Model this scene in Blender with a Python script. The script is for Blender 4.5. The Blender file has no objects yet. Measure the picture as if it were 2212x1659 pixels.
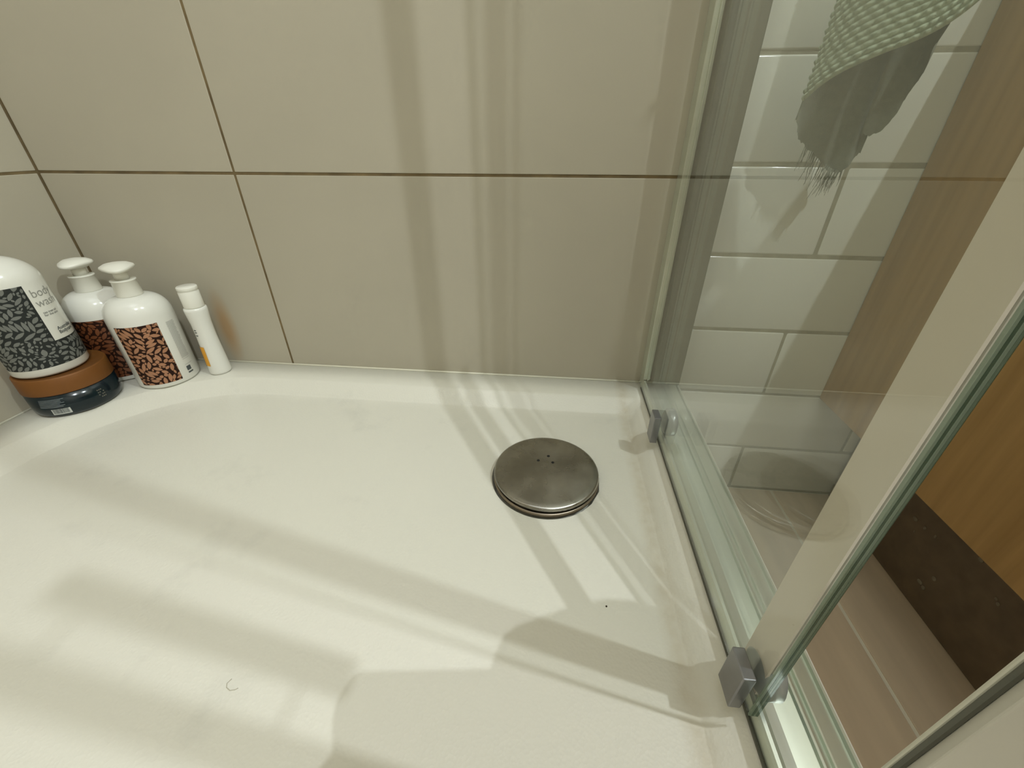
import bpy, bmesh, math, random
from mathutils import Vector, Matrix
random.seed(7)
C = bpy.context.scene.collection
SC = bpy.context.scene
PI = math.pi

# ------------------------------------------------------------------ camera
cam_d = bpy.data.cameras.new('camera')
cam = bpy.data.objects.new('camera', cam_d); C.objects.link(cam)
cam_d.sensor_width = 36; cam_d.lens = 880.5 / 2212 * 36
cam_d.clip_start = 0.005
CAM = Vector((0, -.56, 0))
FW = Vector((-.0877, .8544, -.5121)).normalized()
RT = Vector((.9948, .1020, .0007)); RT = (RT - FW * RT.dot(FW)).normalized()
UP = RT.cross(FW)
cam.matrix_world = Matrix.Translation(CAM) @ Matrix((RT, UP, -FW)).transposed().to_4x4()
SC.camera = cam

# ------------------------------------------------------------------ world, lights, exposure
SC.view_settings.view_transform = 'Standard'
SC.view_settings.look = 'None'
SC.view_settings.gamma = 1
SC.view_settings.use_curve_mapping = False
SC.view_settings.exposure = 0.06
w = bpy.data.worlds.new('world'); SC.world = w; w.use_nodes = True
w.node_tree.nodes['Background'].inputs[0].default_value = (.6, .62, .5, 1)
w.node_tree.nodes['Background'].inputs[1].default_value = .02
ZC = 1.88            # ceiling height in camera-level coordinates
LAMPS = [((.60, -1.28, 1.60), 46.0, .010, (.975, 1.045, 1.10)),      # hanging lamp in the room
         ((1.0, -.60, 1.50), 54.0, .019, (.975, 1.045, 1.10))]       # lamp over the washbasin
for i, (loc, pw, r, col) in enumerate(LAMPS):
    l = bpy.data.lights.new('spot_light', 'POINT'); l.energy = pw; l.shadow_soft_size = r; l.color = col
    o = bpy.data.objects.new('spot_light', l); o.location = loc; C.objects.link(o)
for nm, loc, rot, sx, sy, pw in (('fill_light', (-.22, -.75, 1.865), (0, 0, 0), .8, .9, 4.5),):  # unseen soft fill, added above the shower to brighten the tray
    l = bpy.data.lights.new(nm, 'AREA'); l.shape = 'RECTANGLE'; l.size = sx; l.size_y = sy; l.energy = pw; l.color = (.97, 1.04, 1.10)
    o = bpy.data.objects.new(nm, l); o.location = loc; o.rotation_euler = rot; C.objects.link(o)

# ------------------------------------------------------------------ helpers
def tag(o, label=None, cat=None, group=None, kind=None):
    if label: o['label'] = label
    if cat: o['category'] = cat
    if group: o['group'] = group
    if kind: o['kind'] = kind
    return o
def finish(name, bm, mats, parent=None, smooth=False, loc=None):
    bmesh.ops.recalc_face_normals(bm, faces=bm.faces[:])
    me = bpy.data.meshes.new(name); bm.to_mesh(me); bm.free()
    for m in (mats if isinstance(mats, (list, tuple)) else [mats]): me.materials.append(m)
    if smooth:
        for p in me.polygons: p.use_smooth = True
    o = bpy.data.objects.new(name, me); C.objects.link(o)
    if loc: o.location = loc
    if parent: o.parent = parent
    return o
def empty(name, loc=(0, 0, 0)):
    o = bpy.data.objects.new(name, None); o.empty_display_size = .05; o.location = loc; C.objects.link(o); return o
def box(bm, a, b, bev=0, seg=2, mi=0):
    r = bmesh.ops.create_cube(bm, size=1)
    vs = r['verts']
    for v in vs:
        v.co = Vector([(a[i] + b[i]) / 2 + v.co[i] * (b[i] - a[i]) for i in range(3)])
    fs = list({f for v in vs for f in v.link_faces})
    for f in fs: f.material_index = mi
    if bev:
        es = list({e for v in vs for e in v.link_edges})
        r = bmesh.ops.bevel(bm, geom=es, offset=bev, segments=seg, profile=.5, affect='EDGES')
        for f in r['faces']: f.material_index = mi
def boxo(name, a, b, m, parent=None, bev=0, seg=2, smooth=False):
    bm = bmesh.new(); box(bm, a, b, bev, seg)
    return finish(name, bm, m, parent, smooth)
def lathe(bm, prof, seg=64, c=(0, 0), mi=0, cap=True, sx=1, sy=1):
    rings = []
    for r, z in prof:
        if r < 1e-6: rings.append([bm.verts.new((c[0], c[1], z))])
        else: rings.append([bm.verts.new((c[0] + sx * r * math.cos(2 * PI * k / seg), c[1] + sy * r * math.sin(2 * PI * k / seg), z)) for k in range(seg)])
    for a, b in zip(rings, rings[1:]):
        for k in range(seg):
            k2 = (k + 1) % seg
            q = [a[k % len(a)], a[k2 % len(a)], b[k2 % len(b)], b[k % len(b)]]
            q = list(dict.fromkeys(q))
            if len(q) > 2:
                f = bm.faces.new(q); f.material_index = mi; f.smooth = True
    if cap:
        for R in (rings[0], rings[-1]):
            if len(R) > 2:
                f = bm.faces.new(R); f.material_index = mi
def tube(bm, pts, r, seg=8, taper=1.0):
    pts = [Vector(p) for p in pts]; rings = []
    for i, p in enumerate(pts):
        t = (pts[min(i + 1, len(pts) - 1)] - pts[max(i - 1, 0)]).normalized()
        a = t.orthogonal().normalized(); b = t.cross(a)
        if rings:
            a = (pa - t * pa.dot(t)).normalized(); b = t.cross(a)
        pa = a
        rr = r * (1 + (taper - 1) * i / (len(pts) - 1))
        rings.append([bm.verts.new(p + (a * math.cos(2 * PI * k / seg) + b * math.sin(2 * PI * k / seg)) * rr) for k in range(seg)])
    for A, B in zip(rings, rings[1:]):
        for k in range(seg):
            f = bm.faces.new((A[k], A[(k + 1) % seg], B[(k + 1) % seg], B[k])); f.smooth = True
    bm.faces.new(rings[0]); bm.faces.new(rings[-1])
def copy_tree(o, parent=None):
    c = o.copy(); C.objects.link(c)
    if parent: c.parent = parent
    for ch in list(o.children): copy_tree(ch, c)
    return c
def S(*c): return tuple(((x / 255) / 12.92 if x / 255 < .04045 else ((x / 255 + .055) / 1.055) ** 2.4) for x in c) + (1,)

def mat(name, col, rough=.5, metal=0, noise=None, bump=None, spec=.5, coat=0, sss=0):
    """noise=(scale, amount, detail, stretch) darkens/lightens the colour; bump=(scale, strength, distance)"""
    m = bpy.data.materials.new(name); m.use_nodes = True
    nt = m.node_tree; b = nt.nodes['Principled BSDF']
    b.inputs['Base Color'].default_value = col; b.inputs['Roughness'].default_value = rough
    b.inputs['Metallic'].default_value = metal; b.inputs['Specular IOR Level'].default_value = spec
    b.inputs['Coat Weight'].default_value = coat
    if sss: b.inputs['Subsurface Weight'].default_value = sss; b.inputs['Subsurface Radius'].default_value = (.01, .01, .008)
    tc = nt.nodes.new('ShaderNodeTexCoord')
    if noise:
        sc, am, de, st = (list(noise) + [None, None, 4, (1, 1, 1)][len(noise):])
        mp = nt.nodes.new('ShaderNodeMapping'); mp.inputs['Scale'].default_value = st
        n = nt.nodes.new('ShaderNodeTexNoise'); n.inputs['Scale'].default_value = sc; n.inputs['Detail'].default_value = de
        nt.links.new(tc.outputs['Object'], mp.inputs[0]); nt.links.new(mp.outputs[0], n.inputs['Vector'])
        cr = nt.nodes.new('ShaderNodeValToRGB'); cr.color_ramp.elements[0].position = .3; cr.color_ramp.elements[1].position = .7
        cr.color_ramp.elements[0].color = tuple(c * (1 - am) for c in col[:3]) + (1,)
        cr.color_ramp.elements[1].color = tuple(min(1, c * (1 + am)) for c in col[:3]) + (1,)
        nt.links.new(n.outputs[0], cr.inputs[0]); nt.links.new(cr.outputs[0], b.inputs['Base Color'])
    if bump:
        n2 = nt.nodes.new('ShaderNodeTexNoise'); n2.inputs['Scale'].default_value = bump[0]; n2.inputs['Detail'].default_value = 3
        nt.links.new(tc.outputs['Object'], n2.inputs['Vector'])
        bp = nt.nodes.new('ShaderNodeBump'); bp.inputs['Strength'].default_value = bump[1]; bp.inputs['Distance'].default_value = bump[2]
        nt.links.new(n2.outputs[0], bp.inputs['Height']); nt.links.new(bp.outputs[0], b.inputs['Normal'])
    return m

# ------------------------------------------------------------------ materials
def tile_mat():
    m = mat('beige_tile', S(178, 171, 153), .42, noise=(6, .03), bump=(260, .12, .0004))
    nt = m.node_tree; b = nt.nodes['Principled BSDF']
    src = b.inputs['Base Color'].links[0].from_socket
    # soft-edged brown-orange patch low on the wall behind the small bottle
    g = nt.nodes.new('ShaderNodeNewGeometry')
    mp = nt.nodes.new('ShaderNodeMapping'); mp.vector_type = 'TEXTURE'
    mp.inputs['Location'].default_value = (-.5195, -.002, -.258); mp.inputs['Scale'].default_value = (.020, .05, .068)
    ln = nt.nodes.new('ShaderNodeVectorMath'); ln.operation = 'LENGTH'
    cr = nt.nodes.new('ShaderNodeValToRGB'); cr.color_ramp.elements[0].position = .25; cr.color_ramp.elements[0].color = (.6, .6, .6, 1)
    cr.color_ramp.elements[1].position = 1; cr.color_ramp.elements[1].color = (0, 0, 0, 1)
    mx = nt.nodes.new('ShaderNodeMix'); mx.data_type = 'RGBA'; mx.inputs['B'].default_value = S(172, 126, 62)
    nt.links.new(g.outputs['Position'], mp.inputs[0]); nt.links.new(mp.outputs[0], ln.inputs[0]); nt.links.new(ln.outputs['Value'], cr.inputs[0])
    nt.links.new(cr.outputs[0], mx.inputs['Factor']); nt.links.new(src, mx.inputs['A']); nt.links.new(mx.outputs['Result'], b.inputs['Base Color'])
    return m
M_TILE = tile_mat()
M_GROUT = mat('brown_grout', S(112, 96, 66), .9, noise=(30, .3))
M_SUBWAY = mat('white_glazed_tile', S(214, 214, 200), .12, noise=(4, .02), bump=(8, .22, .006))
M_GROUT2 = mat('grey_grout', S(150, 146, 124), .9, noise=(60, .15))
M_PAINT = mat('room_paint', S(168, 163, 150), .8)
def tray_mat():
    m = mat('tray_acrylic', S(218, 215, 202), .28, noise=(3, .012))
    nt = m.node_tree; b = nt.nodes['Principled BSDF']
    src = b.inputs['Base Color'].links[0].from_socket
    g = nt.nodes.new('ShaderNodeNewGeometry')
    # faint grey smudges
    n = nt.nodes.new('ShaderNodeTexNoise'); n.inputs['Scale'].default_value = 14; n.inputs['Detail'].default_value = 5; n.inputs['Roughness'].default_value = .6
    nt.links.new(g.outputs['Position'], n.inputs['Vector'])
    cr = nt.nodes.new('ShaderNodeValToRGB'); cr.color_ramp.elements[0].position = .60; cr.color_ramp.elements[0].color = (0, 0, 0, 1)
    cr.color_ramp.elements[1].position = .78; cr.color_ramp.elements[1].color = (.28, .28, .28, 1)
    mx = nt.nodes.new('ShaderNodeMix'); mx.data_type = 'RGBA'; mx.inputs['B'].default_value = S(180, 178, 170)
    nt.links.new(n.outputs[0], cr.inputs[0]); nt.links.new(cr.outputs[0], mx.inputs['Factor']); nt.links.new(src, mx.inputs['A'])
    # yellowish limescale along the right hand inner edge
    sx = nt.nodes.new('ShaderNodeSeparateXYZ'); nt.links.new(g.outputs['Position'], sx.inputs[0])
    d = nt.nodes.new('ShaderNodeMath'); d.operation = 'SUBTRACT'; d.inputs[1].default_value = .110; nt.links.new(sx.outputs['X'], d.inputs[0])
    ab = nt.nodes.new('ShaderNodeMath'); ab.operation = 'ABSOLUTE'; nt.links.new(d.outputs[0], ab.inputs[0])
    cr2 = nt.nodes.new('ShaderNodeMapRange'); cr2.inputs['From Min'].default_value = .002; cr2.inputs['From Max'].default_value = .012
    cr2.inputs['To Min'].default_value = .5; cr2.inputs['To Max'].default_value = 0; nt.links.new(ab.outputs[0], cr2.inputs['Value'])
    n3 = nt.nodes.new('ShaderNodeTexNoise'); n3.inputs['Scale'].default_value = 90; nt.links.new(g.outputs['Position'], n3.inputs['Vector'])
    ml = nt.nodes.new('ShaderNodeMath'); ml.operation = 'MULTIPLY'; nt.links.new(cr2.outputs[0], ml.inputs[0]); nt.links.new(n3.outputs[0], ml.inputs[1])
    mx2 = nt.nodes.new('ShaderNodeMix'); mx2.data_type = 'RGBA'; mx2.inputs['B'].default_value = S(176, 158, 122)
    nt.links.new(ml.outputs[0], mx2.inputs['Factor']); nt.links.new(mx.outputs['Result'], mx2.inputs['A'])
    nt.links.new(mx2.outputs['Result'], b.inputs['Base Color'])
    # anti-slip stipple
    v = nt.nodes.new('ShaderNodeTexVoronoi'); v.inputs['Scale'].default_value = 420; nt.links.new(g.outputs['Position'], v.inputs['Vector'])
    bp = nt.nodes.new('ShaderNodeBump'); bp.inputs['Strength'].default_value = .3; bp.inputs['Distance'].default_value = .0006
    nt.links.new(v.outputs['Distance'], bp.inputs['Height']); nt.links.new(bp.outputs[0], b.inputs['Normal'])
    return m
M_TRAY = tray_mat()
M_CHROME = mat('chrome_cover', S(158, 155, 146), .22, 1, noise=(22, .25), bump=(40, .05, .001))
def chrome_dirt():
    nt = M_CHROME.node_tree; b = nt.nodes['Principled BSDF']
    tc = nt.nodes.new('ShaderNodeTexCoord'); n = nt.nodes.new('ShaderNodeTexNoise'); n.inputs['Scale'].default_value = 38; n.inputs['Detail'].default_value = 6
    nt.links.new(tc.outputs['Object'], n.inputs['Vector'])
    r = nt.nodes.new('ShaderNodeMapRange'); r.inputs['From Min'].default_value = .35; r.inputs['From Max'].default_value = .7
    r.inputs['To Min'].default_value = .16; r.inputs['To Max'].default_value = .42
    nt.links.new(n.outputs[0], r.inputs['Value']); nt.links.new(r.outputs[0], b.inputs['Roughness'])
chrome_dirt()
M_ALU = mat('satin_aluminium', S(214, 222, 208), .32, .85, noise=(50, .06, 3, (1, .05, 1)))
M_ALU_DK = mat('dark_aluminium', S(88, 91, 84), .35, .6, noise=(30, .1, 3, (1, 1, .05)))
M_CLIP = mat('grey_chromed_plastic', S(142, 142, 144), .28, .7, noise=(60, .06))
M_ROLL = mat('roller_plastic', S(150, 154, 148), .3, .3)
M_SEAL = mat('milky_seal', S(206, 202, 190), .35, noise=(40, .02))
M_EDGE = mat('glass_edge_green', S(128, 148, 128), .15, noise=(30, .2, 3, (1, 1, .1)))
M_EDGE2 = mat('glass_edge_deep', S(62, 82, 66), .15)
M_SIL = mat('dark_gasket', S(86, 86, 74), .5)
M_PLINTH = mat('dark_plinth', S(100, 84, 64), .35, noise=(50, .15))
M_PLASTIC = mat('white_plastic', S(226, 225, 216), .16, coat=.2)
M_PLASTIC2 = mat('white_cap_plastic', S(228, 226, 214), .28)
M_INK = mat('black_ink', S(34, 24, 16), .5)
M_INK_DK = mat('dark_brown_ink', S(40, 19, 9), .6, spec=.2)
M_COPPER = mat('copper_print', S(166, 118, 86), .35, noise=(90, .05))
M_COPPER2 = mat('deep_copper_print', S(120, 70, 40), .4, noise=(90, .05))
M_SLATE = mat('charcoal_print', S(40, 43, 41), .6, spec=.25)
M_SLATE2 = mat('slate_leaf_print', S(112, 114, 108), .45)
M_GREY = mat('grey_ink', S(150, 150, 142), .5)
M_GREY2 = mat('dark_grey_ink', S(70, 76, 76), .5)
M_ORANGE = mat('orange_print', S(222, 158, 40), .4)
M_TEAL = mat('dark_teal_plastic', S(9, 28, 34), .15)
M_LID = mat('bronze_lid', S(122, 76, 28), .5, .25, noise=(30, .06))
M_LABEL = mat('pale_print', S(130, 138, 142), .5)
M_HAIR = mat('hair_strand', S(178, 172, 152), .5)
M_BLACK = mat('black_plastic', S(20, 20, 22), .3)
M_HOLE = mat('dark_hole', S(22, 20, 16), .8)
M_DIRT = mat('dirt_speck', S(60, 50, 36), .9)
M_DROP = mat('dried_drop', S(120, 110, 92), .4)
def wood_mat():
    m = mat('oak_veneer', S(150, 112, 66), .45)
    nt = m.node_tree; b = nt.nodes['Principled BSDF']
    tc = nt.nodes.new('ShaderNodeTexCoord'); mp = nt.nodes.new('ShaderNodeMapping'); mp.inputs['Scale'].default_value = (14, 14, .9)
    n = nt.nodes.new('ShaderNodeTexNoise'); n.inputs['Scale'].default_value = 6; n.inputs['Detail'].default_value = 6; n.inputs['Distortion'].default_value = .4
    nt.links.new(tc.outputs['Object'], mp.inputs[0]); nt.links.new(mp.outputs[0], n.inputs['Vector'])
    cr = nt.nodes.new('ShaderNodeValToRGB')
    e = cr.color_ramp.elements; e[0].position = .25; e[0].color = S(150, 114, 64); e[1].position = .75; e[1].color = S(176, 138, 84)
    nt.links.new(n.outputs[0], cr.inputs[0]); nt.links.new(cr.outputs[0], b.inputs['Base Color'])
    bp = nt.nodes.new('ShaderNodeBump'); bp.inputs['Strength'].default_value = .1; bp.inputs['Distance'].default_value = .001
    nt.links.new(n.outputs[0], bp.inputs['Height']); nt.links.new(bp.outputs[0], b.inputs['Normal'])
    return m
M_WOOD = wood_mat()
M_FLOOR = mat('brown_floor_tile', S(208, 188, 160), .4, noise=(11, .10, 5, (3, .35, 1)), bump=(120, .1, .001))
M_FGROUT = mat('pale_floor_grout', S(222, 214, 192), .9)

def glass_mat():
    m = bpy.data.materials.new('clear_glass'); m.use_nodes = True
    nt = m.node_tree; nt.nodes.clear()
    out = nt.nodes.new('ShaderNodeOutputMaterial')
    tr = nt.nodes.new('ShaderNodeBsdfTransparent'); tr.inputs[0].default_value = (.982, .992, .982, 1)
    gl = nt.nodes.new('ShaderNodeBsdfGlossy'); gl.inputs['Roughness'].default_value = .0; gl.inputs[0].default_value = (1, 1, 1, 1)
    g = nt.nodes.new('ShaderNodeNewGeometry')
    dt = nt.nodes.new('ShaderNodeVectorMath'); dt.operation = 'DOT_PRODUCT'
    nt.links.new(g.outputs['Normal'], dt.inputs[0]); nt.links.new(g.outputs['Incoming'], dt.inputs[1])
    def mth(op, a, b=None):
        n = nt.nodes.new('ShaderNodeMath'); n.operation = op
        if isinstance(a, float): n.inputs[0].default_value = a
        else: nt.links.new(a, n.inputs[0])
        if b is not None:
            if isinstance(b, float): n.inputs[1].default_value = b
            else: nt.links.new(b, n.inputs[1])
        return n.outputs[0]
    c = mth('ABSOLUTE', dt.outputs['Value']); s = mth('SUBTRACT', 1.0, c); p5 = mth('POWER', s, 5.0)
    F = mth('ADD', mth('MULTIPLY', p5, .96), .04)
    mx = nt.nodes.new('ShaderNodeMixShader')
    nt.links.new(F, mx.inputs[0]); nt.links.new(tr.outputs[0], mx.inputs[1]); nt.links.new(gl.outputs[0], mx.inputs[2])
    # very thin limescale film
    df = nt.nodes.new('ShaderNodeBsdfDiffuse'); df.inputs[0].default_value = (.7, .74, .68, 1)
    n = nt.nodes.new('ShaderNodeTexNoise'); n.inputs['Scale'].default_value = 25; n.inputs['Detail'].default_value = 5
    nt.links.new(g.outputs['Position'], n.inputs['Vector'])
    fac = mth('MULTIPLY', n.outputs[0], .03)
    m2 = nt.nodes.new('ShaderNodeMixShader'); nt.links.new(fac, m2.inputs[0]); nt.links.new(mx.outputs[0], m2.inputs[1]); nt.links.new(df.outputs[0], m2.inputs[2])
    nt.links.new(m2.outputs[0], out.inputs[0])
    return m
M_GLASS = glass_mat()
def edge_mat(name, tint, col, f):
    m = bpy.data.materials.new(name); m.use_nodes = True; nt = m.node_tree; nt.nodes.clear()
    out = nt.nodes.new('ShaderNodeOutputMaterial'); tr = nt.nodes.new('ShaderNodeBsdfTransparent'); tr.inputs[0].default_value = tint
    df = nt.nodes.new('ShaderNodeBsdfPrincipled'); df.inputs['Base Color'].default_value = col; df.inputs['Roughness'].default_value = .15
    mx = nt.nodes.new('ShaderNodeMixShader'); mx.inputs[0].default_value = f
    nt.links.new(tr.outputs[0], mx.inputs[1]); nt.links.new(df.outputs[0], mx.inputs[2]); nt.links.new(mx.outputs[0], out.inputs[0]); return m
M_EDGE = edge_mat('glass_edge_green', (.86, .91, .86, 1), S(138, 152, 134), .5)
M_EDGE2 = edge_mat('glass_edge_deep', (.72, .80, .72, 1), S(74, 92, 76), .55)
def fin_mat():
    m = bpy.data.materials.new('milky_fin'); m.use_nodes = True; nt = m.node_tree; nt.nodes.clear()
    out = nt.nodes.new('ShaderNodeOutputMaterial'); tr = nt.nodes.new('ShaderNodeBsdfTransparent'); tr.inputs[0].default_value = (.93, .95, .92, 1)
    df = nt.nodes.new('ShaderNodeBsdfDiffuse'); df.inputs[0].default_value = S(222, 212, 196)
    mx = nt.nodes.new('ShaderNodeMixShader'); mx.inputs[0].default_value = .95
    nt.links.new(tr.outputs[0], mx.inputs[1]); nt.links.new(df.outputs[0], mx.inputs[2]); nt.links.new(mx.outputs[0], out.inputs[0]); return m
M_FIN = fin_mat()

# ------------------------------------------------------------------ room shell
ZT = -.3194      # tray rim
ZF = -.522       # bathroom floor
XL = -.712       # left wall
ZJ = -.0368      # big-tile joint
XR, YF = 1.75, -2.2
wall = None
bm = bmesh.new(); box(bm, (XL - .12, .0008, ZF - .1), (.170, .12, ZC), mi=0); box(bm, (.170, .0008, ZF - .1), (XR + .1, .12, ZC), mi=1)
wall_back = tag(finish('wall_back', bm, [M_GROUT, M_GROUT2]), kind='structure')
wall_left = tag(boxo('wall_left', (XL - .12, YF, ZF - .1), (XL - .0008, .0008, ZC), M_GROUT), kind='structure')
tag(boxo('wall_right', (XR, YF, ZF - .1), (XR + .1, 0, ZC), M_PAINT), kind='structure')
tag(boxo('wall_front', (XL - .12, YF - .1, ZF - .1), (XR + .1, YF, ZC), M_PAINT), kind='structure')
tag(boxo('ceiling', (XL - .12, YF - .1, ZC), (XR + .1, .12, ZC + .1), M_PAINT), kind='structure')
# large beige tiles (faces flush at y=0 / x=XL, 3 mm joints)
G = .0034 / 2
xs = [XL, -.424, .176]
zs = [ZT, ZJ, ZJ + .30, ZJ + .60, ZJ + .90, ZJ + 1.2, ZJ + 1.5, ZJ + 1.8, ZC]
cache = {}
def big_tile(parent, x0, x1, z0, z1, side):
    key = (round(x1 - x0, 4), round(z1 - z0, 4), side)
    if key not in cache:
        bm = bmesh.new()
        if side == 'back': box(bm, (G, -.0, G), (x1 - x0 - G, .007, z1 - z0 - G), .0007, 2)
        else: box(bm, (-.007, -(x1 - x0) + G, G), (0, -G, z1 - z0 - G), .0007, 2)
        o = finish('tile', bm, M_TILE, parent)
        cache[key] = o.data
    else:
        o = bpy.data.objects.new('tile', cache[key]); C.objects.link(o); o.parent = parent
    o.location = (x0, 0, z0) if side == 'back' else (XL, -x0, z0)
for a, b in zip(xs, xs[1:]):
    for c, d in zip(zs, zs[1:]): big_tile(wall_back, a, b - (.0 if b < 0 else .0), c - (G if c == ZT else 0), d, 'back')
ys = [0, .6, 1.2, 1.8, 2.2]
for a, b in zip(ys, ys[1:]):
    for c, d in zip(zs, zs[1:]): big_tile(wall_left, a, b, c - (G if c == ZT else 0), d, 'left')
# white 10 x 30 metro tiles outside the enclosure
TH = .1021; g2 = .0018 / 2
bm = bmesh.new(); box(bm, (g2, -.0, g2), (.300 - g2, .007, TH - g2), .0034, 4)
for f in bm.faces: f.smooth = True
first = finish('tile', bm, M_SUBWAY, wall_back, True); me_full = first.data
half = {}
k = 0
for row in range(-5, 8):
    z0 = -.02364 - TH * row - TH      # row 0 lies between z=-.1257 and -.0236
    if z0 < ZF - TH: continue
    off = .326 if row % 2 == 0 else .176
    x = off - .3 if off > .2 else off
    while x < 1.7:
        a, b = max(x, .176), min(x + .3, XR)
        zb, zt = max(z0, ZF), z0 + TH
        if b - a > .02 and zt > zb + .01:
            key = (round(b - a, 3), round(zt - zb, 3))
            if key == (.3, round(TH, 3)): me = me_full
            else:
                if key not in half:
                    bm = bmesh.new(); box(bm, (g2, -.0, g2), (b - a - g2, .007, zt - zb - g2), .0034, 4)
                    t_ = finish('tile', bm, M_SUBWAY, wall_back, True); half[key] = t_.data; C.objects.unlink(t_); bpy.data.objects.remove(t_)
                me = half[key]
            o = first if k == 0 and me is me_full else None
            if o is None:
                o = bpy.data.objects.new('tile', me); C.objects.link(o); o.parent = wall_back
            else: k = 1
            o.location = (a, random.uniform(-.0004, .0004), zb)
            o.rotation_euler = (random.uniform(-.004, .004), 0, random.uniform(-.003, .003))
        x += .3
tag(boxo('wall_panel', (.17, -.0, ZC - 1.31), (XR, .0008, ZC), M_PAINT, wall_back))

# bathroom floor with brown tiles
floor = tag(boxo('floor', (XL - .12, YF, ZF - .1), (XR + .1, .0, ZF - .0015), M_FGROUT), kind='structure')
fx = [.204, .396, .996, 1.596, XR]; fy = [0, -.30, -.9, -1.5, -2.1, YF]
fy = [0, -.9, -1.5, -2.1, YF]
for a, b in zip(fx, fx[1:]):
    for c, d in zip(fy, fy[1:]):
        bm = bmesh.new(); box(bm, (.0024, d - c + .0024, -.008), (b - a - .0024, -.0024, 0), .0006, 1)
        o = finish('tile', bm, M_FLOOR, floor); o.location = (a, c, ZF)
for c, d in zip([-.94, -1.5, -2.1], [-1.5, -2.1, YF]):
    bm = bmesh.new(); box(bm, (.0018, d - c + .0018, -.008), (.204 - XL - .0018, -.0018, 0), .0006, 1)
    o = finish('tile', bm, M_FLOOR, floor); o.location = (XL, c, ZF)

# ------------------------------------------------------------------ shower tray
def rrect(x0, x1, y0, y1, rads, n=14):
    """loop, corners order: (x1,y1) back right, (x0,y1) back left, (x0,y0) front left, (x1,y0) front right"""
    pts = []
    for (cx, cy, sx, sy, r, a0) in ((x1, y1, -1, -1, rads[0], 0), (x0, y1, 1, -1, rads[1], 90), (x0, y0, 1, 1, rads[2], 180), (x1, y0, -1, 1, rads[3], 270)):
        ox, oy = cx + sx * r, cy + sy * r
        for i in range(n + 1):
            a = math.radians(a0 + 90 * i / n); pts.append((ox + r * math.cos(a), oy + r * math.sin(a)))
    out = []
    for i, p in enumerate(pts):
        q = pts[(i + 1) % len(pts)]; out.append(p)
        if i % (n + 1) == n:
            for k in range(1, 16): out.append((p[0] + (q[0] - p[0]) * k / 16, p[1] + (q[1] - p[1]) * k / 16))
    return out
DEP = .016
def tray():
    bm = bmesh.new()
    X0, X1, Y0, Y1 = XL, .200, -.93, 0
    def L(x0, x1, y0, y1, r, z): return [bm.verts.new((x, y, z)) for x, y in rrect(x0, x1, y0, y1, r)]
    loops = [L(X0, X1, Y0, Y1, (.0005,) * 4, ZF),
             L(X0, X1, Y0, Y1, (.0005,) * 4, ZT - .004),
             L(X0 + .001, X1 - .002, Y0 + .002, Y1 - .001, (.001,) * 4, ZT)]
    D = DEP
    for t, dz in ((0, 0), (.06, -.04), (.15, -.14), (.5, -.5), (.85, -.86), (.94, -.96), (1, -1)):
        loops.append(L(-.655 + .030 * t, .1385 - .0245 * t, -.885 + .025 * t, -.047 - .024 * t, (.012 + .004 * t, .205 - .01 * t, .12, .03), ZT + dz * D))
    loops.append(L(-.60, .106, -.85, -.08, (.02, .19, .12, .03), ZT - D - .0003))
    for A, B in zip(loops, loops[1:]):
        n = len(A)
        for k in range(n):
            f = bm.faces.new((A[k], A[(k + 1) % n], B[(k + 1) % n], B[k])); f.smooth = True
    cc = Vector((.003, -.2055))
    last = loops[-1]
    # ring round the waste
    ring = []
    for v in last:
        d = Vector((v.co.x, v.co.y)) - cc; d.normalize()
        ring.append(bm.verts.new((cc.x + d.x * .0625, cc.y + d.y * .0625, ZT - D - .0003)))
    ring2 = [bm.verts.new((cc.x + (v.co.x - cc.x) * .93, cc.y + (v.co.y - cc.y) * .93, ZT - D - .010)) for v in ring]
    n = len(last)
    for A, B in ((last, ring), (ring, ring2)):
        for k in range(n):
            f = bm.faces.new((A[k], A[(k + 1) % n], B[(k + 1) % n], B[k])); f.smooth = False
    c = bm.verts.new((cc.x, cc.y, ZT - D - .010))
    for k in range(n): bm.faces.new((ring2[k], ring2[(k + 1) % n], c))
    o = finish('shower_tray', bm, M_TRAY)
    return tag(o, 'white acrylic shower tray with a wide raised rim under the bottles', 'shower tray')
TRAY = tray()
# silicone bead where wall and tray meet is a part of the tray
bm = bmesh.new(); tube(bm, [(XL + .001, -.0012, ZT + .0005), (.150, -.0012, ZT + .0005)], .0016, 8)
tube(bm, [(XL + .0012, -.002, ZT + .0005), (XL + .0012, -.9, ZT + .0005)], .0016, 8)
finish('silicone_bead', bm, mat('white_silicone', S(214, 210, 190), .4), TRAY)

# waste cover
DC = (.0032, -.2045, ZT - DEP - .0005)
dr = empty('drain_cover', DC)
tag(dr, 'round domed chrome waste cover with three small dots in the white tray', 'drain cover')
bm = bmesh.new()
prof = [(.0525, .0055), (.0560, .0048), (.0590, .0058), (.0600, .0080), (.0594, .0100), (.0575, .0112)]
for i in range(1, 12): 
    r = .0575 * (1 - i / 11); prof.append((r, .0112 + .0026 * (1 - (r / .0575) ** 2)))
lathe(bm, [(0, .0055)] + prof, 96)
finish('cover', bm, M_CHROME, dr, loc=None)
bm = bmesh.new(); lathe(bm, [(0, -.006), (.050, -.006), (.050, .0052), (0, .0052)], 64); finish('waste_body', bm, M_CHROME, dr)
bm = bmesh.new(); lathe(bm, [(.0570, -.0002), (.0570, .0030), (.0592, .0036), (.0604, .0026), (.0604, -.0002)], 96, cap=False)
finish('rim_ring', bm, mat('steel_ring', S(150, 138, 122), .35, 1), dr)
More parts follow.
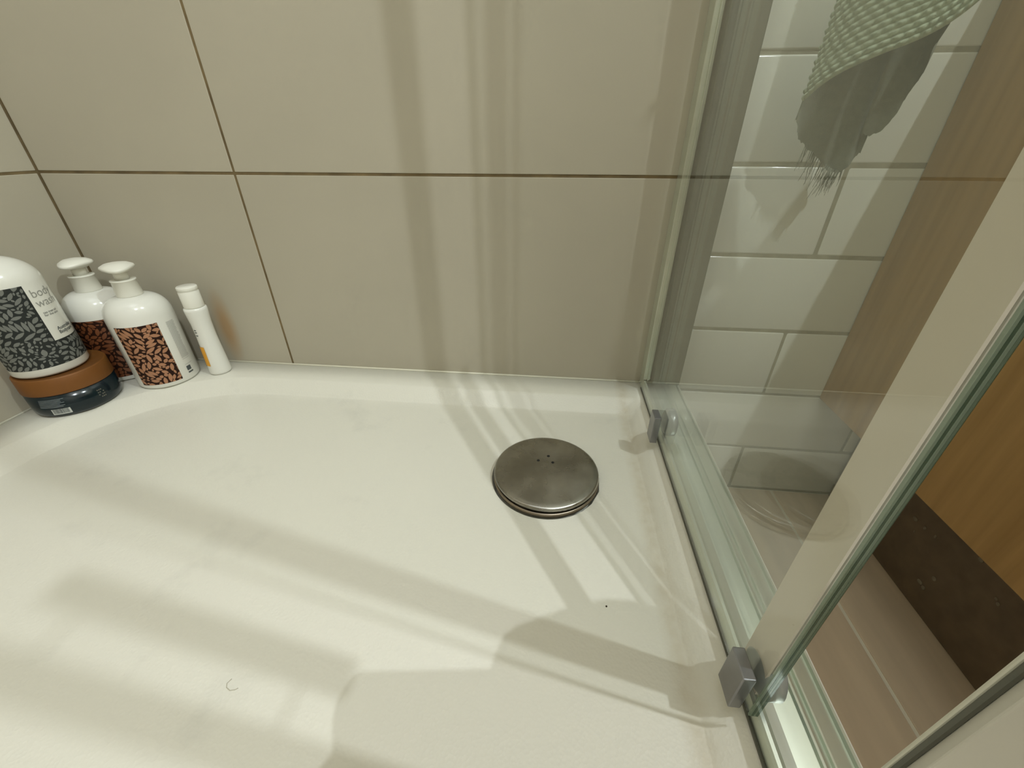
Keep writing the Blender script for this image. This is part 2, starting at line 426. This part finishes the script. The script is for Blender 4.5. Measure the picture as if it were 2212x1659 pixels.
for dx, dy in ((-.0097, .0110), (.0019, .0200), (.0072, .0090)):
    bm = bmesh.new(); lathe(bm, [(0, 0), (.0019, 0), (.0017, .0003), (0, .0004)], 16)
    o = finish('dot', bm, M_HOLE, dr); o.location = (dx, dy, .0112 + .0026 * (1 - (dx * dx + dy * dy) / .0575 ** 2) - .0001)

# ------------------------------------------------------------------ shower enclosure: rail, wall profile, panes
def prism_y(bm, pts, y0, y1, mi=0):
    A = [bm.verts.new((x, y0, z)) for x, z in pts]; B = [bm.verts.new((x, y1, z)) for x, z in pts]
    n = len(pts)
    for k in range(n): bm.faces.new((A[k], A[(k + 1) % n], B[(k + 1) % n], B[k]))
    bm.faces.new(A); bm.faces.new(B[::-1])
enc = empty('shower_enclosure', (.16, 0, ZT))
tag(enc, 'aluminium bottom rail and wall profiles framing the glass side of the shower', 'shower frame')
def E(o):      # keep world placement under the empty
    o.parent = enc; o.location = o.location - enc.location; return o
zt = ZT
rail = [(.1400, zt + .0003), (.1400, zt + .0130), (.1412, zt + .0150), (.1435, zt + .0150), (.1450, zt + .0100), (.1490, zt + .0075), (.1560, zt + .0065), (.1640, zt + .0070),
        (.1690, zt + .0075), (.1697, zt + .0100), (.1712, zt + .0100), (.1720, zt + .0072), (.1762, zt + .0066), (.1768, zt + .0088), (.1780, zt + .0088), (.1788, zt + .0060),
        (.1900, zt + .0052), (.1908, zt + .0078), (.1925, zt + .0078), (.1935, zt + .0003)]
bm = bmesh.new(); prism_y(bm, rail, -.93, -.001); E(finish('bottom_rail', bm, M_ALU))
bm = bmesh.new(); prism_y(bm, [(.1385, zt + .0003), (.1385, zt + .0026), (.1398, zt + .0026), (.1398, zt + .0003)], -.93, -.02); E(finish('rail_gasket', bm, M_SIL))
ZTOP = 1.52
def V(name, a, b, m, bev=.0006): return E(boxo(name, a, b, m, None, bev, 1))
# wall profile
V('wall_profile', (.1515, -.033, zt + .016), (.1885, -.0008, ZTOP), M_ALU_DK)
V('wall_channel', (.1400, -.022, zt + .016), (.1495, -.0008, ZTOP), M_ALU)
V('profile_rib', (.1450, -.0245, zt + .016), (.1465, -.0221, ZTOP), M_ALU, .0003)
# fixed pane on the outer track
V('glass_pane', (.1555, -.4118, zt + .0105), (.1605, -.034, ZTOP), M_GLASS, 0)
V('guide_profile', (.1550, -.4150, zt + .0105), (.1610, -.4120, ZTOP), mat('pale_profile', S(206, 206, 190), .25), .0004)
V('top_rail', (.128, -.93, ZTOP + .0005), (.192, -.001, ZTOP + .045), M_ALU)
# wall-side clip and roller hardware belongs to the sliding panels
def clip_door(name, label, y0, y1, clips, seal0, seal1, edge_y):
    d = empty(name, (.136, (y0 + y1) / 2, zt + .016)); tag(d, label, 'shower door')
    def P(o): o.parent = d; o.location = o.location - d.location; return o
    P(boxo('glass_pane', (.1330, y0, zt + .0165), (.1388, y1, ZTOP - .002), M_GLASS))
    for xa, xb, m_ in ((.1331, .1346, M_EDGE), (.1348, .1358, M_EDGE2), (.1360, .1372, M_EDGE), (.1374, .1387, M_EDGE2)):
        P(boxo('glass_edge', (xa, edge_y - .0006, zt + .0165), (xb, edge_y + .0006, ZTOP - .002), m_))
    P(boxo('seal', (.1430, min(seal0, seal1), zt + .019), (.1510, min(seal0, seal1) + .012, ZTOP - .002), M_SEAL, None, .0008, 2))
    P(boxo('seal_fin', (.1405, min(seal0, seal1) - .0, zt + .019), (.1420, max(seal0, seal1), ZTOP - .002), M_FIN))
    for yc in clips:
        c = P(boxo('clip', (.1250, yc - .0095, zt + .0085), (.1328, yc + .0095, zt + .0445), M_CLIP, None, .0008, 2))
        bm = bmesh.new(); lathe(bm, [(0, -.007), (.011, -.007), (.0165, -.003), (.0165, .0045), (.0145, .006), (0, .006)], 32)
        r_ = finish('roller', bm, M_ROLL, c); r_.rotation_euler = (0, PI / 2, 0); r_.location = (.1466, yc + .004, zt + .031)
    return d
doorA = clip_door('sliding_door', 'glass sliding shower door with grey bottom clips, nearest the tiled wall', -.433, -.026, (-.152, -.419), -.4010, -.4240, -.4345)
dl = empty('door_post', (.1200, -.4970, zt + .016)); dl.rotation_euler = (0, 0, math.radians(-35))
tag(dl, 'milky vertical door edge profile filling the bottom right corner', 'door profile')
def Pd(o): o.parent = dl; return o
hz = ZTOP - zt - .02
Pd(boxo('post', (0, -.0078, 0), (.026, .0012, hz), M_SEAL, None, .0006, 2))
Pd(boxo('bead', (-.0016, -.0004, .0), (-.0002, .0012, hz), mat('pale_bead', S(214, 212, 196), .3), None, .0003, 1))
Pd(boxo('gasket', (-.0010, -.0030, .0), (-.0002, -.0006, hz), M_SIL, None, 0))
h = bmesh.new()
box(h, (-.003, -.010, .09), (.003, .010, .375), .002, 2)
for z in (.13, .34): tube(h, [(0, -.030, z), (0, -.010, z)], .0014, 8)
hb = finish('door_handle', h, M_ALU); hb.parent = dl
hb.matrix_parent_inverse = (Matrix.Translation(dl.location) @ Matrix.Rotation(math.radians(-35), 4, 'Z')).inverted()
hb.location = (.130, -.4680, 0)

# ------------------------------------------------------------------ oak cabinet outside
cab = empty('wall_cabinet', (.406, -.35, -.331))
tag(cab, 'oak veneer bathroom cabinet standing beyond the shower glass on a dark plinth', 'cabinet')
def Pc(o): o.parent = cab; o.location = o.location - cab.location; return o
Pc(boxo('side_panel', (.4060, -.78, -.331), (.4240, -.0008, .185), M_WOOD, None, .0008, 2))
Pc(boxo('carcass', (.4242, -.775, -.331), (.86, -.002, .185), M_WOOD, None, .0008, 2))
Pc(boxo('worktop', (.402, -.79, .1855), (.88, -.0008, .205), M_PLASTIC, None, .002, 2))
pl = Pc(boxo('plinth', (.4880, -.74, ZF + .0005), (.84, -.004, -.3312), M_PLINTH, None, .0005, 1))
random.seed(3)
for i in range(16):
    bm = bmesh.new(); r = random.uniform(.0012, .0034); lathe(bm, [(0, 0), (r, 0), (r * .8, .0004), (0, .0006)], 14)
    o = finish('water_spot', bm, M_DROP); o.rotation_euler = (0, -PI / 2, 0)
    o.scale = (1, random.uniform(.6, 1.3), 1)
    o.parent = pl; o.location = Vector((.4879, random.uniform(-.33, -.12), random.uniform(-.51, -.36)))

# ------------------------------------------------------------------ bottles
ZR = ZT + .0004
VIEW = Vector((CAM.x, CAM.y))
def ang(c, px, py=0): return 0
def wrap_text(txt, size, c, r, a0, z0, m, parent, name='print', along='up', bold=0):
    cu = bpy.data.curves.new('t', 'FONT'); cu.body = txt; cu.size = size; cu.offset = bold; cu.space_line = .85
    to = bpy.data.objects.new('t', cu); C.objects.link(to)
    bpy.context.view_layer.update()
    me = bpy.data.meshes.new_from_object(to.evaluated_get(bpy.context.evaluated_depsgraph_get()))
    C.objects.unlink(to); bpy.data.objects.remove(to)
    for v in me.vertices:
        a = a0 + v.co.x / r; v.co = (r * math.cos(a), r * math.sin(a), z0 + v.co.y)
    me.materials.clear(); me.materials.append(m)
    o = bpy.data.objects.new(name, me); C.objects.link(o); o.parent = parent
    return o
def patch(bm, r, a0, a1, z0, z1, n=24, mi=0, th=.00012):
    """thin curved label: outer sheet with rim"""
    lo = [bm.verts.new((r * math.cos(a0 + (a1 - a0) * i / n), r * math.sin(a0 + (a1 - a0) * i / n), z0)) for i in range(n + 1)]
    hi = [bm.verts.new((v.co.x, v.co.y, z1)) for v in lo]
    for i in range(n):
        f = bm.faces.new((lo[i], lo[i + 1], hi[i + 1], hi[i])); f.smooth = True; f.material_index = mi
def leaf_print(width, height, seed, scale=1.0, fronds=()):
    """2-D leaf outlines (list of polygons) packed in width x height; one mesh later"""
    rnd = random.Random(seed); cell = .00022 * scale
    nx, ny = int(width / cell) + 1, int(height / cell) + 1
    occ = bytearray(nx * ny); polys = []
    def leaf(x, y, a, L, W, force=False, gap=.00013 * scale):
        ca, sa = math.cos(a), math.sin(a); pts = []
        prof = [(0, .12), (.15, .6), (.38, 1), (.65, .92), (.87, .5), (1, 0)]
        up = [(L * t, W * h / 2) for t, h in prof]; dn = [(p[0], -p[1]) for p in up[-2::-1]]
        # occupancy test on samples
        cells = []
        steps = max(4, int(L / cell))
        for i in range(steps + 1):
            t = i / steps
            hh = 0
            for (t0, h0), (t1, h1) in zip(prof, prof[1:]):
                if t0 <= t <= t1: hh = h0 + (h1 - h0) * (t - t0) / (t1 - t0)
            wv = W * hh / 2 + gap; m_ = max(1, int(wv / cell))
            for j in range(-m_, m_ + 1):
                u = L * t; v = wv * j / m_
                X = x + ca * u - sa * v; Y = y + sa * u + ca * v
                ix, iy = int(X / cell), int(Y / cell)
                if 0 <= ix < nx and 0 <= iy < ny:
                    if occ[iy * nx + ix] and i > 1: return False
                    cells.append(iy * nx + ix)
        if not cells: return False
        for c in cells: occ[c] = 1
        def cl(u, v): return (min(max(x + ca * u - sa * v, 0), width), min(max(y + sa * u + ca * v, 0), height))
        for (u0, v0), (u1, v1) in zip(up, up[1:]):
            pg = [cl(u0, -v0 * 1.22), cl(u1, -v1 * 1.22), cl(u1, v1 * 1.22), cl(u0, v0 * 1.22)]
            if v1 == 0: pg = pg[:2] + pg[3:]
            A = sum(p[0] * q[1] - q[0] * p[1] for p, q in zip(pg, pg[1:] + pg[:1]))
            if abs(A) > 1e-9: polys.append(pg)
        return True
    def frond(x, y, a, L, n):
        for i in range(n):
            t = (i + .5) / n
            b = a + .25 * math.sin(t * 2)
            px, py = x + math.cos(b) * L * t, y + math.sin(b) * L * t
            l = L * .48 * (1 - .45 * t)
            for s in (-1, 1):
                for f_ in (1, .8, .6, .4):
                    if leaf(px + math.cos(b + s * 1.57) * .0003 * scale, py + math.sin(b + s * 1.57) * .0003 * scale, b + s * (1.05 - .3 * t), l * f_, .0023 * scale): break
        leaf(x + math.cos(a) * L * 1.0, y + math.sin(a) * L * 1.0, a, L * .25, .0020 * scale)
    for k in range(26):
        frond(rnd.uniform(0, width), rnd.uniform(0, height), rnd.uniform(0, 6.28), rnd.uniform(.014, .022) * scale, 7)
    for k in range(2600):
        L = rnd.choice((.0065, .0050, .0038, .0026)) * scale
        leaf(rnd.uniform(0, width), rnd.uniform(0, height), rnd.uniform(0, 6.28), L, L * rnd.uniform(.33, .5))
    return polys
def wrap_polys(polys, r, a0, z0, m, parent, name='leaf_print'):
    bm = bmesh.new()
    for pg in polys:
        vs = [bm.verts.new((r * math.cos(a0 + x / r), r * math.sin(a0 + x / r), z0 + y)) for x, y in pg]
        try: bm.faces.new(vs)
        except ValueError: pass
    me = bpy.data.meshes.new(name); bm.to_mesh(me); bm.free(); me.materials.append(m)
    o = bpy.data.objects.new(name, me); C.objects.link(o); o.parent = parent; tag(o, kind='stuff'); return o

def shoulder(r, zb, zs, zn, rn, n=10):
    """body wall up to zs then elliptical shoulder to neck radius rn at zn"""
    pr = [(0, zb), (r - .004, zb), (r - .0015, zb + .0008), (r, zb + .0035), (r, zs)]
    for i in range(1, n + 1):
        t = i / n * PI / 2; pr.append((rn + (r - rn) * math.cos(t), zs + (zn - zs) * math.sin(t)))
    return pr
def pump_bottle(loc, spin, label, lab_a, ink, leafm, seed, head_a):
    root = empty('pump_bottle', loc); tag(root, label, 'bottle', 'white pump bottles with brown leaf labels')
    R = .0393
    bm = bmesh.new(); pr = shoulder(R, 0, .104, .1325, .0165)
    lathe(bm, pr + [(.0130, .1330), (0, .1330)], 80); finish('body', bm, M_PLASTIC, root)
    bm = bmesh.new(); lathe(bm, [(0, .1326), (.0150, .1326), (.0152, .1340), (.0138, .1530), (.0146, .1536), (.0146, .1550), (.0120, .1552), (0, .1552)], 48)
    finish('collar', bm, M_PLASTIC2, root)
    bm = bmesh.new(); lathe(bm, [(0, .1550), (.0082, .1550), (.0080, .1700), (0, .1700)], 32)
    pm = finish('pump_stem', bm, M_PLASTIC2, root)
    # pump head: a lens-shaped paddle with a nozzle pointing away from the stem
    bm = bmesh.new()
    lathe(bm, [(0, .1640), (.0100, .1655), (.0160, .1690), (.0175, .1712), (.0165, .1735), (.0120, .1762), (.006, .1775), (0, .1778)], 48, sx=1.0, sy=.82)
    for v in bm.verts:
        v.co.y *= 1.36
        if v.co.x > 0: v.co.x *= 1.45; v.co.y *= 1 - .25 * min(1, v.co.x / .027)
        if v.co.x > .012: v.co.z -= (v.co.x - .012) * .15
    hd = finish('pump_head', bm, M_PLASTIC2, root, True); hd.rotation_euler = (0, 0, head_a)
    hd.location = (-math.cos(head_a) * .002, -math.sin(head_a) * .002, 0)
    # printed label
    w = 1.32
    a0 = lab_a - w / 2
    bm = bmesh.new(); patch(bm, R + .00012, a0, a0 + w, .0075, .0985)
    lb = finish('label', bm, ink, root)
    wrap_polys(leaf_print(w * R, .091, seed, 1.75), R + .00026, a0, .0075, leafm, lb)
    # columns of small print beside the label and a dark symbol box
    bm = bmesh.new(); rnd = random.Random(seed)
    z = .094
    while z > .036:
        ln = rnd.uniform(.30, .36)
        patch(bm, R + .0002, a0 + w + .27, a0 + w + .27 + ln, z, z + .0005, 4); z -= .0015
    patch(bm, R + .0002, a0 + w + .27, a0 + w + .60, .0345, .0349, 4); patch(bm, R + .0002, a0 + w + .27, a0 + w + .60, .0255, .0259, 4)
    finish('small_print', bm, M_GREY, root)
    bm = bmesh.new(); patch(bm, R + .0002, a0 + w + .28, a0 + w + .46, .0155, .0225, 4); patch(bm, R + .0002, a0 + w + .28, a0 + w + .50, .0110, .0135, 4)
    finish('symbol_box', bm, M_GREY2, root)
    bm = bmesh.new(); z = .094
    while z > .05:
        patch(bm, R + .0002, a0 - .55, a0 - .55 + rnd.uniform(.3, .36), z, z + .0005, 4); z -= .0015
    finish('small_print', bm, M_GREY, root)
    return root
cD = (-.5915, -.0607)
vD = math.atan2(CAM.y - cD[1], CAM.x - cD[0])
pump_bottle((cD[0], cD[1], ZR), 0, 'white pump bottle with copper leaf label in front, between the jar and the slim bottle', vD - .33, M_INK_DK, M_COPPER, 11, vD - .1)
cC = (-.6705, -.0470)
vC = math.atan2(CAM.y - cC[1], CAM.x - cC[0])
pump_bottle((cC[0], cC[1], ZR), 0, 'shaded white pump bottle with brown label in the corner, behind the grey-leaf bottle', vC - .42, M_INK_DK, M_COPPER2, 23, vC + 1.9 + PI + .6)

# slim white tube bottle by the wall
cE = (-.5262, -.0345)
tb = empty('slim_bottle', (cE[0], cE[1], ZR)); tag(tb, 'slim white travel bottle with orange print beside the copper-label bottle', 'bottle')
bm = bmesh.new()
lathe(bm, [(0, 0), (.0140, 0), (.0152, .0012), (.0154, .004), (.0148, .020), (.0137, .045), (.0131, .065), (.0134, .085), (.0146, .098), (.0150, .104), (.0146, .1075), (.0125, .1085), (0, .1085)], 56)
finish('body', bm, M_PLASTIC, tb)
bm = bmesh.new(); lathe(bm, [(0, .1086), (.0128, .1086), (.0130, .110), (.0130, .132), (.0122, .1330), (.0124, .1338), (.0130, .1345), (.0130, .1385), (.0122, .1395), (0, .1392)], 48)
finish('cap', bm, M_PLASTIC2, tb)
vE = math.atan2(CAM.y - cE[1], CAM.x - cE[0])
bm = bmesh.new(); patch(bm, .0151, vE - 1.35, vE - .75, .016, .048, 8)
for v in bm.verts:
    rr = math.hypot(v.co.x, v.co.y); k_ = (.0153 if v.co.z < .03 else .0142) / rr; v.co.x *= k_; v.co.y *= k_
finish('orange_print', bm, M_ORANGE, tb)
bm = bmesh.new(); patch(bm, .0150, vE - 1.75, vE - 1.36, .014, .050, 6)
for v in bm.verts:
    rr = math.hypot(v.co.x, v.co.y); k_ = (.01535 if v.co.z < .03 else .01425) / rr; v.co.x *= k_; v.co.y *= k_
finish('grey_print', bm, M_GREY2, tb)
bm = bmesh.new()
for dz in (0, .005, .0085): patch(bm, .01345, vE - 1.15, vE - .85, .066 + dz, .0675 + dz, 4)
finish('small_print', bm, M_GREY2, tb)

# jar
cJ = (-.6640, -.1349); RJ = .0470
jar = empty('cream_jar', (cJ[0], cJ[1], ZR)); tag(jar, 'low dark teal jar with a wide bronze lid under the grey-leaf bottle', 'jar')
bm = bmesh.new(); lathe(bm, [(0, 0), (.040, 0), (RJ - .003, .001), (RJ - .0008, .004), (RJ, .010), (RJ, .0335), (0, .0335)], 96); finish('body', bm, M_TEAL, jar)
bm = bmesh.new(); lathe(bm, [(0, .0337), (RJ + .0006, .0337), (RJ + .0008, .0345), (RJ + .0004, .0555), (RJ - .0008, .0568), (RJ - .0020, .0568), (RJ - .0026, .0562), (0, .0562)], 96); finish('lid', bm, M_LID, jar)
vJ = math.atan2(CAM.y - cJ[1], CAM.x - cJ[0])
# barcode panel
bm = bmesh.new(); patch(bm, RJ + .00015, vJ - .72, vJ - .30, .0055, .0135, 10)
bc = finish('barcode_panel', bm, mat('barcode_paper', S(190, 192, 186), .5), jar)
bm = bmesh.new(); rnd = random.Random(5); a = vJ - .69
while a < vJ - .34:
    w_ = rnd.uniform(.004, .012); patch(bm, RJ + .0003, a, a + w_, .0068, .0135, 1); a += w_ + rnd.uniform(.004, .010)
finish('bars', bm, M_GREY2, bc)
bm = bmesh.new()
for i in range(7):
    patch(bm, RJ + .00015, vJ - .95 + .01 * i, vJ - .35 + rnd.uniform(-.1, .06), .0165 + i * .0018, .0171 + i * .0018, 8)
finish('small_print', bm, M_LABEL, jar)
bm = bmesh.new()
for i in range(4):
    for j in range(4):
        if (i * 3 + j * 5) % 4 != 0: patch(bm, RJ + .00015, vJ + .38 + j * .045, vJ + .40 + j * .045 + .012, .012 + i * .0035, .0136 + i * .0035, 1)
finish('emblem', bm, mat('faded_print', S(96, 92, 80), .5), jar)

# grey-leaf bottle on the jar
cB = (-.6690, -.1392); RB = .0385
zB = ZR + .0570
gb = empty('grey_leaf_bottle', (cB[0], cB[1], zB)); tag(gb, 'large white bottle with charcoal leaf label standing on the bronze lid of the jar', 'bottle')
bm = bmesh.new(); pr = shoulder(RB, 0, .114, .1455, .0, 14); lathe(bm, pr, 96); finish('body', bm, M_PLASTIC, gb)
vB = math.atan2(CAM.y - cB[1], CAM.x - cB[0])
a0, a1 = vB - 1.35, vB + 1.45
ns, ne = vB + .40, vB + 1.45      # white notch with the name
bm = bmesh.new(); patch(bm, RB + .00012, a0, ns, .0115, .113, 30); patch(bm, RB + .00012, ns, a1, .0115, .0420, 20)
lb = finish('label', bm, M_SLATE, gb)
pol = leaf_print((a1 - a0) * RB, .1015, 31, 1.45)
keep = [p for p in pol if not any((ns - a0) * RB - .0003 < x < (ne - a0) * RB + .0003 and y > .0302 for x, y in p)]
wrap_polys(keep, RB + .00026, a0, .0115, M_SLATE2, lb)
wrap_text('body\nwash', .0140, None, RB + .0002, ns + .08, .097, M_GREY, gb, 'lettering')
wrap_text('tea tree oil\nfor the skin', .0040, None, RB + .0002, ns + .12, .076, M_GREY2, gb, 'small_print')
wrap_text('Australian\nBodycare', .0060, None, RB + .0002, ns + .24, .0530, M_GREY2, gb, 'lettering', bold=.00012)
bm = bmesh.new()
for i in range(14): patch(bm, RB + .0002, a0 - .5, a0 - .08, .030 + i * .003, .0312 + i * .003, 4)
finish('small_print', bm, M_GREY, gb)

# ------------------------------------------------------------------ loose hair and speck on the tray
bm = bmesh.new(); zz = ZT - DEP
pts = [(-.2205 + .0035, -.4370, zz), (-.2215 + .003, -.4400, zz), (-.2200 + .003, -.4425, zz), (-.2165 + .003, -.4440, zz), (-.2130 + .003, -.4432, zz), (-.2115 + .003, -.4420, zz)]
tube(bm, pts, .00025, 6)
tag(finish('hair_strand', bm, M_HAIR), 'single short curved hair lying on the white tray at lower left', 'hair')

bm = bmesh.new(); lathe(bm, [(0, 0), (.0008, 0), (.0007, .0005), (0, .0007)], 10)
tag(finish('dirt_speck', bm, M_DIRT, loc=(.0587, -.3546, ZT - DEP - .0002)), 'tiny dark speck on the white tray between waste cover and rail', 'speck')

# ------------------------------------------------------------------ towel outside the glass
def bez(P, t):
    n = len(P) - 1; t = min(max(t, 0), 1) * n; i = min(int(t), n - 1); f = t - i
    return P[i].lerp(P[i + 1], f)
def smoothpath(P, k=3):
    P = [Vector(p) for p in P]
    for _ in range(k):
        Q = [P[0]]
        for a, b in zip(P, P[1:]): Q += [a.lerp(b, .25), a.lerp(b, .75)]
        Q.append(P[-1]); P = Q
    return P
M_TOWEL = mat('sage_knit', S(166, 176, 152), .95, noise=(300, .12), bump=(1500, .5, .0006))
M_TOWEL2 = mat('grey_sage_terry', S(104, 107, 92), .98, noise=(200, .12), bump=(1600, .6, .0006))
tw = empty('hand_towel', (.26, -.06, .30)); tag(tw, 'sage green knitted towel hanging beyond the glass at upper right', 'towel')
def Pt(o): o.parent = tw; o.location = o.location - tw.location; return o
def knit_sheet(bottom, top, rows, cols, amp=.0011):
    """bottom/top: polylines; knitted surface with one bump per stitch"""
    B = smoothpath(bottom); T = smoothpath(top); sub = 6
    nu, nv = cols * sub, rows * sub
    P = [[None] * (nu + 1) for _ in range(nv + 1)]
    for j in range(nv + 1):
        for i in range(nu + 1): P[j][i] = bez(B, i / nu).lerp(bez(T, i / nu), j / nv)
    bm = bmesh.new(); V_ = []
    for j in range(nv + 1):
        row = []
        for i in range(nu + 1):
            du = P[j][min(i + 1, nu)] - P[j][max(i - 1, 0)]; dv = P[min(j + 1, nv)][i] - P[max(j - 1, 0)][i]
            n = du.cross(dv).normalized()
            r_ = j / sub; c_ = i / sub + .5 * (int(r_) % 2)
            h_ = abs(math.sin(PI * r_)) ** .8 * (.25 + .75 * abs(math.sin(PI * c_)) ** 1.2)
            edge = 1.5 if j < sub * 2 else 1
            sk = (math.sin(r_ * PI) * .0004)
            row.append(bm.verts.new(P[j][i] + n * (h_ * amp * edge * random.uniform(.8, 1.2)) + du.normalized() * sk))
        V_.append(row)
    for j in range(nv):
        for i in range(nu):
            f = bm.faces.new((V_[j][i], V_[j][i + 1], V_[j + 1][i + 1], V_[j + 1][i])); f.smooth = True
    return bm
bot = [(.233, -.050, .033), (.243, -.066, .050), (.262, -.090, .062), (.281, -.110, .0695), (.292, -.124, .079), (.302, -.134, .095), (.312, -.142, .115)]
top = [(.246, -.052, .30), (.250, -.060, .30), (.258, -.075, .30), (.268, -.090, .30), (.276, -.100, .30), (.285, -.108, .30), (.292, -.115, .30)]
ks = Pt(finish('knit_panel', knit_sheet(bot, top, 48, 24, .0030), M_TOWEL, None, True))
# inner layers seen below the knitted edge
def cloth(P0, P1, P2, nu=60, amp=.002, seed=0, wob=3):
    rnd = random.Random(seed); A, B, D_ = smoothpath(P0), smoothpath(P1), smoothpath(P2)
    bm = bmesh.new(); rows = []
    nv = 24
    for j in range(nv + 1):
        t = j / nv; row = []
        for i in range(nu + 1):
            u = i / nu; a, b, d = bez(A, u), bez(B, u), bez(D_, u)
            p = a.lerp(b, t * 2) if t < .5 else b.lerp(d, t * 2 - 1)
            p = p + Vector((.3, -1, 0)).normalized() * amp * math.sin(u * wob * 2 * PI + t * 1.5)
            if j == 0: p = p + Vector((0, 0, rnd.uniform(-.0012, .0012)))
            row.append(bm.verts.new(p))
        rows.append(row)
    for j in range(nv):
        for i in range(nu):
            f = bm.faces.new((rows[j][i], rows[j][i + 1], rows[j + 1][i + 1], rows[j + 1][i])); f.smooth = True
    return bm
# front-left underlayer
c1b = [(.2325, -.047, .018), (.240, -.045, .005), (.2505, -.045, -.004), (.270, -.045, -.018), (.284, -.045, -.0285), (.291, -.047, -.028), (.298, -.049, -.022), (.303, -.051, -.010)]
c1m = [(.2330, -.046, .030), (.245, -.045, .022), (.258, -.046, .022), (.270, -.048, .022), (.280, -.050, .022), (.288, -.052, .020), (.296, -.053, .015), (.301, -.054, .010)]
c1t = [(.240, -.046, .13), (.250, -.05, .13), (.262, -.055, .13), (.270, -.06, .13), (.280, -.064, .13), (.290, -.066, .13), (.298, -.068, .13), (.304, -.070, .13)]
Pt(finish('terry_fold', cloth(c1b, c1m, c1t, seed=1), M_TOWEL2, None, True))
c2b = [(.292, -.058, .006), (.300, -.060, .004), (.307, -.060, .006), (.311, -.066, .020), (.3125, -.071, .031), (.3100, -.080, .045), (.306, -.090, .058), (.300, -.10, .068)]
c2m = [(.288, -.064, .035), (.295, -.066, .035), (.302, -.068, .038), (.307, -.072, .045), (.309, -.077, .05), (.309, -.084, .06), (.306, -.092, .07), (.303, -.10, .08)]
c2t = [(.280, -.07, .14), (.29, -.072, .14), (.300, -.075, .14), (.306, -.078, .14), (.309, -.082, .14), (.310, -.088, .14), (.310, -.094, .14), (.308, -.10, .14)]
Pt(finish('terry_fold', cloth(c2b, c2m, c2t, seed=2, amp=.0012), M_TOWEL2, None, True))
# fringe threads
bm = bmesh.new(); rnd = random.Random(9)
for i in range(70):
    u = rnd.random(); p = bez(smoothpath(c1b), .30 + .45 * u)
    L_ = rnd.uniform(.008, .026) * (1.4 - abs(u - .4) * 1.2)
    d = Vector((rnd.uniform(-.35, .1), rnd.uniform(.0, .12), -1)).normalized()
    tube(bm, [p + Vector((0, 0, .003)), p + d * L_ * .5 + Vector((rnd.uniform(-.001, .001), 0, 0)), p + d * L_], .00035, 5, .5)
o = Pt(finish('fringe', bm, M_TOWEL2)); tag(o, kind='stuff')
# towel hook on the wall, above the frame
hk = empty('towel_hook', (.275, -.002, .305)); tag(hk, 'chrome hook on the white tiles holding the knitted towel', 'hook')
bm = bmesh.new(); tube(bm, [(0, 0, 0), (0, -.05, -.004), (0, -.10, 0), (0, -.115, .012)], .004, 10); finish('peg', bm, M_ALU, hk)

# ------------------------------------------------------------------ ceiling fittings
for (loc, pw, r, col), lab in zip(LAMPS, ('small glass bulb lamp hanging from the ceiling in the room', 'small glass bulb lamp hanging above the washbasin cabinet')):
    f = empty('pendant_lamp', loc); tag(f, lab, 'lamp', 'pendant lamps')
    bm = bmesh.new(); tube(bm, [(0, 0, .05), (0, 0, ZC - loc[2] - .012)], .002, 8); finish('cord', bm, M_BLACK, f)
    bm = bmesh.new(); lathe(bm, [(0, .022), (.014, .022), (.016, .03), (.010, .052), (0, .052)], 24); finish('socket', bm, M_ALU, f)
    bm = bmesh.new(); lathe(bm, [(0, ZC - loc[2] - .014), (.035, ZC - loc[2] - .014), (.035, ZC - loc[2] - .0005), (0, ZC - loc[2] - .0005)], 32); finish('canopy', bm, M_ALU, f)
# unseen slab behind the lens, outline back-projected from the handset-and-hand shadow
SHAD = [(-.136, -.492), (-.1205, -.468), (-.1300, -.449), (-.1325, -.438), (-.1300, -.429), (-.1240, -.4245), (-.030, -.4130), (-.0265, -.398), (-.0225, -.388), (-.014, -.3805), (.010, -.369), (.034, -.3580), (.060, -.350), (.085, -.349), (.104, -.354), (.135, -.375), (.150, -.43), (.150, -.50)]
K = Vector(LAMPS[0][0]); n_ = FW; c0 = CAM - FW * .012
def back(sx, sy, c0=c0):
    s_ = Vector((sx, sy, ZT - .012)); d = K - s_; t = (c0 - s_).dot(n_) / d.dot(n_); return s_ + d * t
P_ = [back(*q) for q in SHAD]
bm = bmesh.new(); A = [bm.verts.new(p) for p in P_]; B = [bm.verts.new(p - FW * .008) for p in P_]
n = len(A)
bm.faces.new(A); bm.faces.new(B[::-1])
for k in range(n): bm.faces.new((A[k], A[(k + 1) % n], B[(k + 1) % n], B[k]))
print('PHONE', [tuple(round(c, 3) for c in p) for p in P_])
ph = finish('phone_occluder', bm, M_BLACK); tag(ph, 'black slab added out of view, cut to cast the handset and hand shadow', 'phone_occluder')
